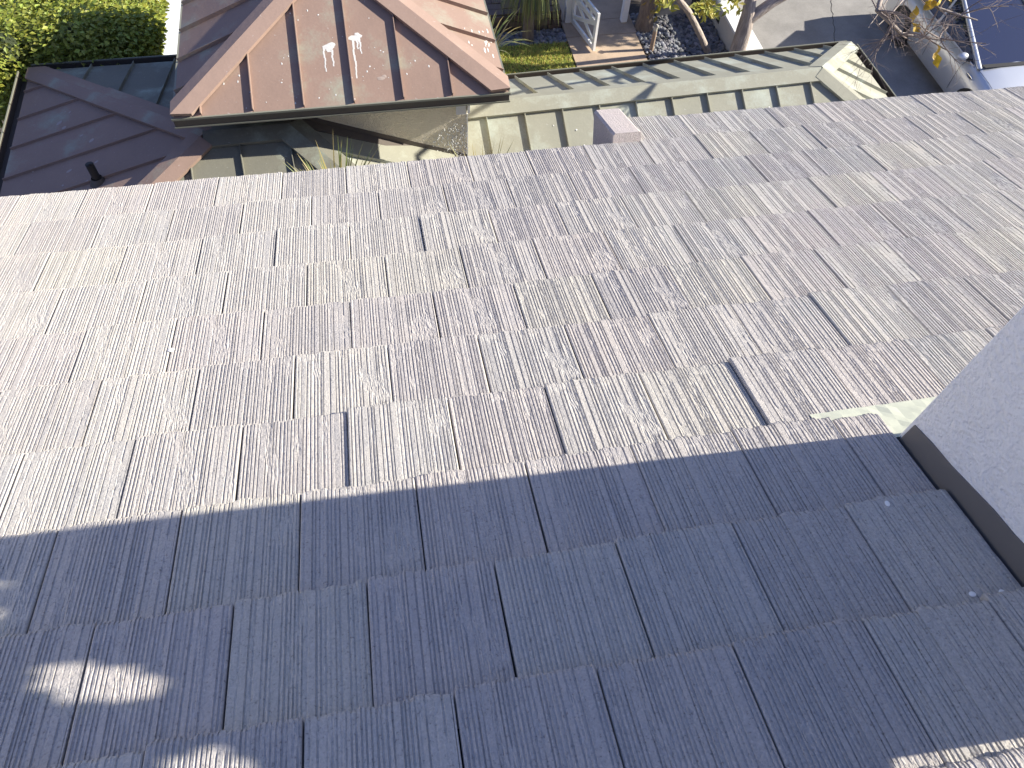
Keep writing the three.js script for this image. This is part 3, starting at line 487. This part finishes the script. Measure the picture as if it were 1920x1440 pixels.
{ // big clipped hedge, built of lobes
  const g = thing('hedge', 'tall dense green hedge behind the brown copper roof corner', 'hedge'); seed = 2024;
  mesh('trunk', join([tube([V(-4.6, G, -7.2), V(-4.6, -4, -7.2)], [0.07, 0.05], 7), tube([V(-5.8, G, -7.2), V(-5.8, -4, -7.2)], [0.07, 0.05], 7), tube([V(-3.7, G, -7.0), V(-3.7, -4, -7.0)], [0.06, 0.04], 7)]), barkDark, g);
  const lobes = []; for (let i = 0; i < 46; i++) lobes.push([rr(-7.2, -3.55), rr(-4.2, -3.0), rr(-8.0, -6.15), rr(0.42, 0.68)]);
  for (let i = 0; i < 22; i++) lobes.push([rr(-4.9, -3.3), rr(-3.5, -3.0), rr(-6.5, -5.85), rr(0.34, 0.5)]);
  lobes.push([-3.45, -3.1, -6.1, 0.42], [-3.5, -3.4, -6.9, 0.5], [-3.55, -3.5, -7.6, 0.5], [-4.0, -2.95, -6.0, 0.45], [-4.75, -2.85, -5.7, 0.55], [-5.2, -3.1, -5.0, 0.5], [-5.05, -2.95, -5.55, 0.5]);
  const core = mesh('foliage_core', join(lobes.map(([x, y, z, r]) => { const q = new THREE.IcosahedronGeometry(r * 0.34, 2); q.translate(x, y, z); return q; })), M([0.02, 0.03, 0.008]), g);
  const d = V(0, 0, 0);
  scatter('leaves', g, leafShape(0.064, 0.02), leafMat(0.27, 0.32, 0.045), 190000, (o) => {
    const l = lobes[Math.floor(rnd() * lobes.length)]; d.set(rr(-1, 1), rr(-0.7, 1), rr(-1, 1)); if (d.lengthSq() > 1 || d.lengthSq() < 0.02) return false; d.normalize();
    const rad = l[3] * rr(0.5, 1.06); o.position.set(l[0] + d.x * rad, l[1] + d.y * rad, l[2] + d.z * rad);
    if (o.position.x > -3.06 + 0.42 * (o.position.y + 3) + rr(-0.05, 0.02) || (o.position.x > -4.5 && o.position.z > -5.5 && o.position.y < -2.8)) return false;
    o.rotation.set(rr(-0.9, 0.9), Math.atan2(d.x, d.z) + rr(-1, 1), rr(-0.8, 0.8)); o.scale.setScalar(rr(0.7, 1.25));
  }, 0.7);
}
{ // white boundary wall in the gap between hedge and tower
  const g = thing('boundary_wall', 'bright white wall seen in the gap between hedge and pyramid roof', 'wall'); mesh('body', new Soup().box(-4.5, G, -16, -3.72, -5.4, -8.2).geo(), MAT.gardenWall, g); mesh('coping', new Soup().box(-4.55, -5.399, -16, -3.68, -5.34, -8.2).geo(), MAT.whitePaint, g);
}
function ribbonLeaf(base, dir, len, w, droop, s, up = 0.9) { // long arching strap leaf
  const n = 6, d = V(dir.x, up, dir.z).normalize(), p = base.clone(), side = V(-dir.z, 0, dir.x).normalize(); let prev = null;
  for (let k = 0; k <= n; k++) { const t = k / n, ww = w * (1 - t * t * 0.95) * (k === 0 ? 0.6 : 1), a = p.clone().addScaledVector(side, -ww), b = p.clone().addScaledVector(side, ww); if (prev) s.poly([prev[0], prev[1], b, a]); prev = [a, b]; p.addScaledVector(d, len / n); d.y -= droop / n; d.normalize(); }
}
function strapPlant(name, label, category, base, n, len, w, droop, mats, trunkH, group, dirRange = [0, 6.283], up = [0.3, 1.6]) {
  const g = thing(name, label, category, [0, 0, 0], group); mesh('trunk', tube([V(base.x, G, base.z), V(base.x, base.y - trunkH * 0.4, base.z), base], [0.12, 0.09, 0.06], 9), barkDark, g);
  for (const [k, m] of mats.entries()) { const s = new Soup(); for (let i = k; i < n; i += mats.length) { const a = rr(...dirRange); ribbonLeaf(base.clone().add(V(rr(-0.04, 0.04), rr(-0.06, 0.04), rr(-0.04, 0.04))), V(Math.cos(a), 0, Math.sin(a)), len * rr(0.7, 1.1), w * rr(0.7, 1.2), droop * rr(0.7, 1.3), s, rr(...up)); } const lm = mesh('leaves', s.geo(), m, g); lm.userData.kind = 'stuff'; }
  return g;
}
const lgA = leafMat(0.20, 0.24, 0.06), lgB = leafMat(0.30, 0.29, 0.09), lgC = leafMat(0.42, 0.34, 0.12), lgD = leafMat(0.12, 0.16, 0.06);
seed = 61; strapPlant('weeping_palm', 'palm with long drooping grassy leaves above the stone wall', 'palm', V(2.55, -5.2, -10.6), 560, 1.15, 0.011, 4.6, [lgA, lgD, lgB], 1);
seed = 62; strapPlant('flax_plant', 'strappy yellow green plant against the tower roof edge', 'plant', V(1.50, -6.05, -9.35), 34, 1.15, 0.022, 1.5, [lgA, lgB, lgC], 0.3, undefined, [0, 6.283], [1.2, 3]);
seed = 63; strapPlant('fan_palm', 'fan palm with dry tan frond showing above the tile edge', 'palm', V(-1.0, -1.66, -1.28), 46, 0.62, 0.010, 0.5, [lgA, lgB, lgC], 0.5, 'palm tips above the eave', [3.4, 6.0], [0.7, 3]);
seed = 64; strapPlant('fan_palm', 'pale thin palm tips showing above the tile edge by the tower wall', 'palm', V(0.12, -1.72, -1.28), 30, 0.58, 0.007, 0.35, [lgB, lgC], 0.5, 'palm tips above the eave', [3.4, 6.0], [0.7, 3]);

function branchTree(g, start, dir, len, rad, depth, out, spread = 0.75, sag = 0) {
  const n = depth > 2 ? 5 : 4, pts = [start.clone()], rs = [rad], d = dir.clone().normalize(); const p = start.clone();
  for (let k = 1; k <= n; k++) { d.add(V(rr(-1, 1), rr(-1, 1) - sag, rr(-1, 1)).multiplyScalar(0.20)).normalize(); p.addScaledVector(d, len / n); pts.push(p.clone()); rs.push(rad * (1 - 0.55 * k / n)); }
  out.wood.push(tube(pts, rs, depth > 2 ? 7 : 4, depth > 2)); out.tips.push([p.clone(), d.clone(), depth]);
  if (depth > 0) { const kids = depth > 2 ? 3 : rnd() < 0.5 ? 3 : 4; for (let c = 0; c < kids; c++) { const at = 1 + Math.floor(rnd() * n), nd = d.clone().add(V(rr(-1, 1), rr(-1, 1), rr(-1, 1)).multiplyScalar(spread)).normalize(); branchTree(g, pts[at], nd, len * rr(0.5, 0.8), rs[at] * rr(0.5, 0.75), depth - 1, out, spread, sag); } }
}
function hangingLeaves(name, g, pts, n, geo, mat, spread) { return scatter(name, g, geo, mat, n, (o) => { const p = pts[Math.floor(rnd() * pts.length)]; o.position.set(p.x + rr(-1, 1) * spread, p.y + rr(-1, 0.6) * spread, p.z + rr(-1, 1) * spread); o.rotation.set(rr(0.2, 1.9), rr(0, 6.28), rr(-0.6, 0.6)); o.scale.setScalar(rr(0.7, 1.3)); }, 0.6); }
{ // forked tree by the drive: trunk, two limbs, leafy crown over the court, bare twigs over the car
  const g = thing('forked_tree', 'grey barked tree with forked trunk beside the low wall and bare twigs over the car', 'tree'); seed = 99;
  const out = { wood: [], tips: [] };
  mesh('trunk', join([tube([V(6.28, G, -9.05), V(6.29, -6.0, -9.05), V(6.30, -5.55, -9.08), V(6.315, -5.25, -9.14), V(6.33, -5.0, -9.25)], [0.19, 0.15, 0.142, 0.118, 0.09], 14), tube([V(6.30, -5.5, -9.08), V(6.33, -5.0, -9.25), V(6.30, -4.3, -9.5), V(6.5, -3.4, -9.9)], [0.12, 0.105, 0.10, 0.08], 12), tube([V(6.31, -5.4, -9.1), V(6.72, -5.1, -9.15), V(7.3, -4.8, -9.2), V(7.7, -4.0, -8.6), V(7.3, -2.8, -6.8), V(6.2, -1.6, -5.0)], [0.11, 0.095, 0.09, 0.08, 0.06, 0.045], 12)]), bark, g);
  // bough that hangs back down over the drive
  branchTree(g, V(6.2, -1.6, -5.0), V(-0.75, 0.1, 0.75), 1.5, 0.03, 1, out, 0.5);
  const twigs = { wood: [], tips: [] };
  const bough = [V(5.1, -0.9, -4.3), V(4.1, -0.62, -3.1), V(3.62, -0.86, -2.3), V(3.85, -1.0, -2.16), V(4.25, -1.05, -2.10)], bough2 = [V(4.1, -0.62, -3.1), V(3.95, -0.80, -2.55), V(4.2, -0.88, -2.3), V(4.55, -0.95, -2.2)];
  out.wood.push(tube([V(6.2, -1.6, -5.0), V(5.7, -1.1, -4.7), V(5.1, -0.9, -4.3)], [0.045, 0.035, 0.026], 7), tube(bough, [0.030, 0.026, 0.021, 0.015, 0.008], 7), tube(bough2, [0.022, 0.017, 0.012, 0.006], 6));
  for (const p of [V(3.62, -0.86, -2.3), V(3.75, -0.93, -2.22), V(3.85, -1.0, -2.16), V(4.05, -1.02, -2.13), V(4.2, -1.04, -2.12), V(3.95, -0.80, -2.55), V(4.2, -0.88, -2.3), V(4.4, -0.92, -2.25)]) for (let k = 0; k < 4; k++) branchTree(g, p, V(rr(-0.7, 1), rr(-0.6, 0.5), rr(-0.6, 0.6)), rr(0.20, 0.38), 0.0075, 2, twigs, 0.9, 0.1);
  const wd = mesh('branches', join(out.wood), bark, g); const tw = mesh('twigs', join(twigs.wood), M([0.24, 0.19, 0.165]), g); tw.userData.kind = 'stuff'; tw.userData.label = 'tangle of bare brown twigs';
  const yellow = [leafMat(0.62, 0.45, 0.03), leafMat(0.58, 0.40, 0.05)], lg = (() => { const s = new Soup(), L = 0.13, w = [0, 0.018, 0.031, 0.036, 0.031, 0.019, 0], q = (i, sd) => V(sd * w[i], 0.016 * Math.sin(i * 1.1) + (sd ? 0.012 + 0.004 * Math.sin(i * 2.3 + sd) : 0), L * i / 6 - 0.1 * w[i] * (i % 2)); for (let i = 0; i < 6; i++) for (const sd of [-1, 1]) s.poly(sd > 0 ? [q(i, 0), q(i, 1), q(i + 1, 1), q(i + 1, 0)] : [q(i, 0), q(i + 1, 0), q(i + 1, -1), q(i, -1)]); return s.geo(); })();
  for (const [p, r] of [[V(4.10, -1.06, -1.95), [1.3, 0.4, 0.3]], [V(3.98, -0.85, -2.32), [1.2, 0, 0.2]], [V(4.06, -0.84, -2.34), [1.0, 1.4, 0]], [V(4.12, -0.84, -2.30), [1.5, 2.4, 0.4]], [V(3.93, -0.93, -2.2), [1.4, 0.9, 0]], [V(4.12, -1.03, -2.02), [1.2, 0.1, -0.4]], [V(4.3, -0.75, -2.4), [1.4, 0.3, 0]], [V(4.02, -0.82, -2.36), [1.1, 3.0, 0.3]], [V(4.09, -0.80, -2.38), [1.3, 4.1, -0.3]], [V(4.16, -0.83, -2.33), [1.2, 5.2, 0.2]], [V(4.34, -0.72, -2.43), [0.9, 2.2, 0]]]) { const m = mesh('leaf', lg, yellow[Math.floor(rnd() * 2)], g); m.position.copy(p); m.rotation.set(...r); m.userData.label = 'yellow autumn leaf on the bare twigs'; }
  // crown over the courtyard (above the picture), some hanging into it
  const pts = []; for (let k = 0; k < 130; k++) { const y = rr(-5.0, -2.4), gx = rr(1.4, 5.2); pts.push(V(gx + (y - G) * 1.73, y, rr(-12.8, -10.3))); }
  hangingLeaves('crown', g, pts, 26000, leafShape(0.16, 0.04), leafMat(0.20, 0.24, 0.04), 0.40);
  const cr = { wood: [], tips: [] }; for (let k = 0; k < 7; k++) branchTree(g, V(6.5, -3.4, -9.9), V(rr(-0.4, 1), rr(0.1, 0.8), rr(-1, 0.3)), 1.3, 0.05, 2, cr); mesh('crown_branches', join(cr.wood), bark, g);
  hangingLeaves('low_leaves', g, [V(5.35, -5.0, -8.95), V(5.45, -5.1, -9.1), V(4.75, -5.1, -9.35), V(5.9, -4.95, -9.05)], 150, leafShape(0.13, 0.03), leafMat(0.36, 0.36, 0.05), 0.16);
}
{ const g = thing('leaning_tree', 'slender leaning tree trunk rising from the pebbles', 'tree'); seed = 314;
  mesh('trunk', tube([V(6.08, G, -9.75), V(5.75, -6.0, -9.72), V(5.35, -5.45, -9.6), V(5.05, -5.15, -9.6), V(4.8, -4.2, -10.2), V(4.9, -3.2, -10.8)], [0.07, 0.062, 0.058, 0.055, 0.05, 0.04], 10), bark, g);
  const pts = []; for (let k = 0; k < 26; k++) pts.push(V(rr(4.0, 6.4), rr(-3.4, -1.6), rr(-12.4, -10.2))); const o = { wood: [], tips: [] }; for (let k = 0; k < 4; k++) branchTree(g, V(4.9, -3.2, -10.8), V(rr(-0.6, 0.8), rr(0.4, 1), rr(-0.8, 0.4)), 0.9, 0.03, 2, o); mesh('branches', join(o.wood), bark, g);
  hangingLeaves('crown', g, pts, 3200, leafShape(0.14, 0.032), leafMat(0.20, 0.24, 0.04), 0.4);
}
{ const g = thing('mottled_tree', 'thick mottled brown tree trunk at the edge of the tan path', 'tree'); seed = 271;
  mesh('trunk', tube([V(4.98, G, -10.7), V(4.98, -6.2, -10.7), V(5.0, -5.6, -10.75), V(5.05, -4.6, -10.9), V(5.1, -3.4, -11.1)], [0.20, 0.155, 0.145, 0.135, 0.10], 14), barkDark, g);
  const pts = []; for (let k = 0; k < 30; k++) pts.push(V(rr(3.6, 6.4), rr(-3.2, -1.2), rr(-13.2, -11.0))); const o = { wood: [], tips: [] }; for (let k = 0; k < 4; k++) branchTree(g, V(5.1, -3.4, -11.1), V(rr(-0.8, 0.8), rr(0.4, 1), rr(-0.8, 0.4)), 1.0, 0.05, 2, o); mesh('branches', join(o.wood), barkDark, g);
  hangingLeaves('crown', g, pts, 3600, leafShape(0.14, 0.032), leafMat(0.18, 0.22, 0.04), 0.45);
  hangingLeaves('dry_leaves', g, [V(5.0, -6.0, -10.5), V(4.95, -5.8, -10.5)], 14, leafShape(0.12, 0.03), leafMat(0.35, 0.28, 0.08), 0.12);
}
{ // shrub behind the low run of the roof wall: its gaps throw the small sun patches on the tiles
  const g = thing('roof_shrub', 'dense green shrub in a trough behind the white roof wall', 'shrub'); seed = 1234;
  mesh('trough', new Soup().box(1.0, 1.82, 2.5, 1.35, 1.97, 4.0).geo(), M([0.25, 0.2, 0.17]), g); mesh('stem', tube([V(1.17, 1.9, 3.2), V(1.15, 2.9, 3.2)], [0.03, 0.015], 6), barkDark, g);
  const gaps = [[-1.77, 2.60, 0.035], [-1.74, 2.66, 0.03], [-1.45, 2.81, 0.018], [-1.40, 2.845, 0.036], [-1.335, 2.885, 0.026], [-1.125, 3.09, 0.022]].map(([u, v, r]) => [RP(u, v, 0), r]);
  const q = V(0, 0, 0);
  scatter('leaves', g, leafShape(0.12, 0.036), leafMat(0.10, 0.15, 0.03), 15000, (o) => {
    const v = rr(2.66, 4.1), h = rr(0.66, 2.5); o.position.set(rr(0.95, 1.55), v * sp + h, v * cp); o.rotation.set(rr(0, 6.28), rr(0, 6.28), rr(0, 6.28)); o.scale.setScalar(rr(0.8, 1.3));
    for (const [c, r] of gaps) for (const f of [0, 0.55, 1.05]) { q.set(0, 0, 0.12 * f * o.scale.x).applyEuler(o.rotation).add(o.position).sub(c); const t = q.dot(SUN); q.addScaledVector(SUN, -t); if (q.length() < r + 0.028) return false; }
  });
}
// ---------------------------------------------------------------- parked car
{
  const car = thing('parked_car', 'white car parked on the concrete drive under bare twigs', 'car', [10.93, G + 0.03, -8.4]);   // local: +z is the nose
  const paint = new THREE.MeshPhysicalMaterial({ color: rgb(0.60, 0.62, 0.65), metalness: 0.55, roughness: 0.34, clearcoat: 1, clearcoatRoughness: 0.05, side: THREE.DoubleSide });
  const glass = new THREE.MeshPhysicalMaterial({ color: rgb(0.008, 0.014, 0.05), roughness: 0.04, clearcoat: 1, side: THREE.DoubleSide });
  const hw = 0.90, Z = [-2.2, -2.1, -1.7, -1.0, -0.2, 0.5, 0.95, 1.4, 1.8, 2.1, 2.22], topH = [0.70, 0.90, 0.97, 0.98, 0.98, 0.99, 0.97, 0.90, 0.80, 0.66, 0.50], wd = [0.80, 0.92, 0.985, 1, 1, 1, 1, 0.985, 0.94, 0.84, 0.72];
  const ring = (z, t, k) => { const w = hw * k, sh = Math.min(t - 0.03, 0.90); return [[w * 0.93, 0.20], [w * 0.985, 0.32], [w, 0.52], [w * 0.992, 0.66], [w * 0.955, sh * 0.86 + 0.02], [w * 0.90, sh], [w * 0.80, t - 0.005], [w * 0.4, t + 0.025], [0, t + 0.03]].map(([x, y]) => [x, Math.max(0.2, y), z]); };
  const P = [], I = []; const half = Z.map((z, i) => ring(z, topH[i], wd[i])), m = 17;
  half.forEach(h => { for (let k = 0; k < 9; k++) P.push(-h[k][0], h[k][1], h[k][2]); for (let k = 7; k >= 0; k--) P.push(h[k][0], h[k][1], h[k][2]); });
  for (let i = 0; i < Z.length - 1; i++) for (let k = 0; k < m - 1; k++) { const a = i * m + k, b = a + 1, c = a + m, d = c + 1; I.push(a, d, b, a, c, d); }
  for (const o of [0, (Z.length - 1) * m]) for (let k = 1; k < m - 1; k++) I.push(o, o + k, o + k + 1);
  const bg = new THREE.BufferGeometry(); bg.setAttribute('position', new THREE.Float32BufferAttribute(P, 3)); bg.setIndex(I); bg.computeVertexNormals(); mesh('body', bg, paint, car);
  // greenhouse: corners of the glasshouse
  const yb = 0.97, yt = 1.43, c0 = [[-0.76, yb, 1.0], [0.76, yb, 1.0], [0.60, yt, 0.22], [-0.60, yt, 0.22]].map(a => V(...a)), c1 = [[-0.74, yb, -1.75], [0.74, yb, -1.75], [0.58, yt, -1.15], [-0.58, yt, -1.15]].map(a => V(...a));
  mesh('windscreen', new Soup().slab([V(-0.70, yb + 0.02, 0.985), V(0.70, yb + 0.02, 0.985), V(0.56, yt - 0.01, -0.385), V(-0.56, yt - 0.01, -0.385)], 0.006).geo(), glass, car);
  mesh('rear_window', new Soup().slab([V(0.68, yb + 0.02, -1.735), V(-0.68, yb + 0.02, -1.735), V(-0.54, yt - 0.01, -1.165), V(0.54, yt - 0.01, -1.165)], 0.006).geo(), glass, car);
  const rf = new Soup(); rf.slab([V(-0.60, yt, -0.38), V(0.60, yt, -0.38), V(0.58, yt + 0.01, -1.17), V(-0.58, yt + 0.01, -1.17)], 0.02); mesh('roof', rf.geo(), paint, car);
  for (const s of [-1, 1]) {
    mesh('pillar', join([tube([V(s * 0.755, yb - 0.02, 1.03), V(s * 0.71, 1.20, 0.38), V(s * 0.60, yt, -0.39)], [0.046, 0.042, 0.036], 8), tube([V(s * 0.60, yt, -0.39), V(s * 0.61, yt + 0.012, -0.7), V(s * 0.58, yt, -1.16)], [0.034, 0.034, 0.034], 8), tube([V(s * 0.58, yt, -1.16), V(s * 0.74, yb, -1.76)], [0.05, 0.06], 8), tube([V(s * 0.79, yb - 0.03, -0.45), V(s * 0.61, yt, -0.5)], [0.03, 0.028], 6)]), paint, car);
    let f = [V(s * 0.785, yb - 0.03, 0.90), V(s * 0.62, yt, -0.44), V(s * 0.60, yt, -1.12), V(s * 0.775, yb - 0.03, -1.66)]; mesh('side_window', new Soup().slab(s > 0 ? f : f.reverse(), 0.006).geo(), glass, car);
    mesh('window_trim', tube([V(s * 0.795, yb - 0.035, 0.92), V(s * 0.80, yb - 0.035, -0.4), V(s * 0.785, yb - 0.035, -1.66)], [0.012, 0.012, 0.012], 6), M([0.7, 0.7, 0.7], { roughness: 0.3 }), car);
    const mg = new THREE.SphereGeometry(1, 16, 12); mg.scale(0.105, 0.07, 0.075); mg.translate(s * 0.96, 1.02, 0.72); const mir = mesh('mirror', mg, paint, car); mesh('mirror_foot', tube([V(s * 0.80, 0.95, 0.76), V(s * 0.90, 0.99, 0.74)], [0.03, 0.025], 6), MAT.black, mir);
    for (const z of [1.33, -1.30]) {
      const arch = new THREE.CylinderGeometry(0.375, 0.375, 0.10, 28); arch.rotateZ(Math.PI / 2); arch.translate(s * (hw - 0.043), 0.33, z); mesh('wheel_arch', arch, MAT.black, car);
      const ty = new THREE.TorusGeometry(0.245, 0.085, 12, 30); ty.rotateY(Math.PI / 2); ty.scale(1.2, 1, 1); ty.translate(s * (hw - 0.06), 0.33, z); const wheel = mesh('wheel', ty, MAT.black, car);
      const rim = new THREE.CylinderGeometry(0.21, 0.21, 0.04, 24); rim.rotateZ(Math.PI / 2); rim.translate(s * (hw + 0.012), 0.33, z); mesh('rim', rim, M([0.4, 0.4, 0.42], { roughness: 0.3, metalness: 0.8 }), wheel);
    }
    const line = (pts) => tube(pts.map(p => V(s * p[0], p[1], p[2])), pts.map(() => 0.004), 4);
    mesh('shut_line', join([line([[0.905, 0.35, 0.72], [0.903, 0.6, 0.72], [0.872, 0.80, 0.70], [0.815, 0.91, 0.72]]), line([[0.905, 0.35, -0.3], [0.903, 0.6, -0.3], [0.872, 0.80, -0.32], [0.815, 0.91, -0.33]]), line([[0.78, 0.955, 1.0], [0.76, 0.93, 1.4], [0.70, 0.83, 1.8]])]), MAT.black, car);
    const ind = new THREE.SphereGeometry(1, 14, 10); ind.scale(0.012, 0.035, 0.11); ind.translate(s * 0.868, 0.81, 1.02); const im = mesh('side_vent', ind, M([0.8, 0.8, 0.8], { roughness: 0.15, metalness: 0.9 }), car); const ii = new THREE.SphereGeometry(1, 10, 8); ii.scale(0.014, 0.018, 0.04); ii.translate(s * 0.870, 0.81, 1.06); mesh('vent_insert', ii, MAT.black, im);
    const hl = new THREE.SphereGeometry(1, 16, 10); hl.scale(0.16, 0.07, 0.16); hl.translate(s * 0.58, 0.62, 2.0); mesh('headlight', hl, M([0.6, 0.62, 0.65], { roughness: 0.1 }), car);
  }
  mesh('cowl', new Soup().slab([V(-0.68, 0.998, 1.06), V(0.68, 0.998, 1.06), V(0.70, 1.0, 0.97), V(-0.70, 1.0, 0.97)], 0.01).geo(), MAT.black, car);
}
{ // cracks and joints in the drive, fallen leaves
  const s = []; seed = 17; const P = [V(9.4, G + 0.031, -11.4)]; for (let k = 1; k < 16; k++) P.push(V(9.4 - k * 0.04 + rr(-0.03, 0.03), G + 0.031, -11.4 + k * 0.11)); s.push(tube(P, P.map(() => 0.006), 4));
  const c = mesh('driveway_crack', join(s), M([0.05, 0.045, 0.04])); tag(c, 'thin dark crack wandering across the concrete drive', 'crack');
}
renderer.render(scene, camera);
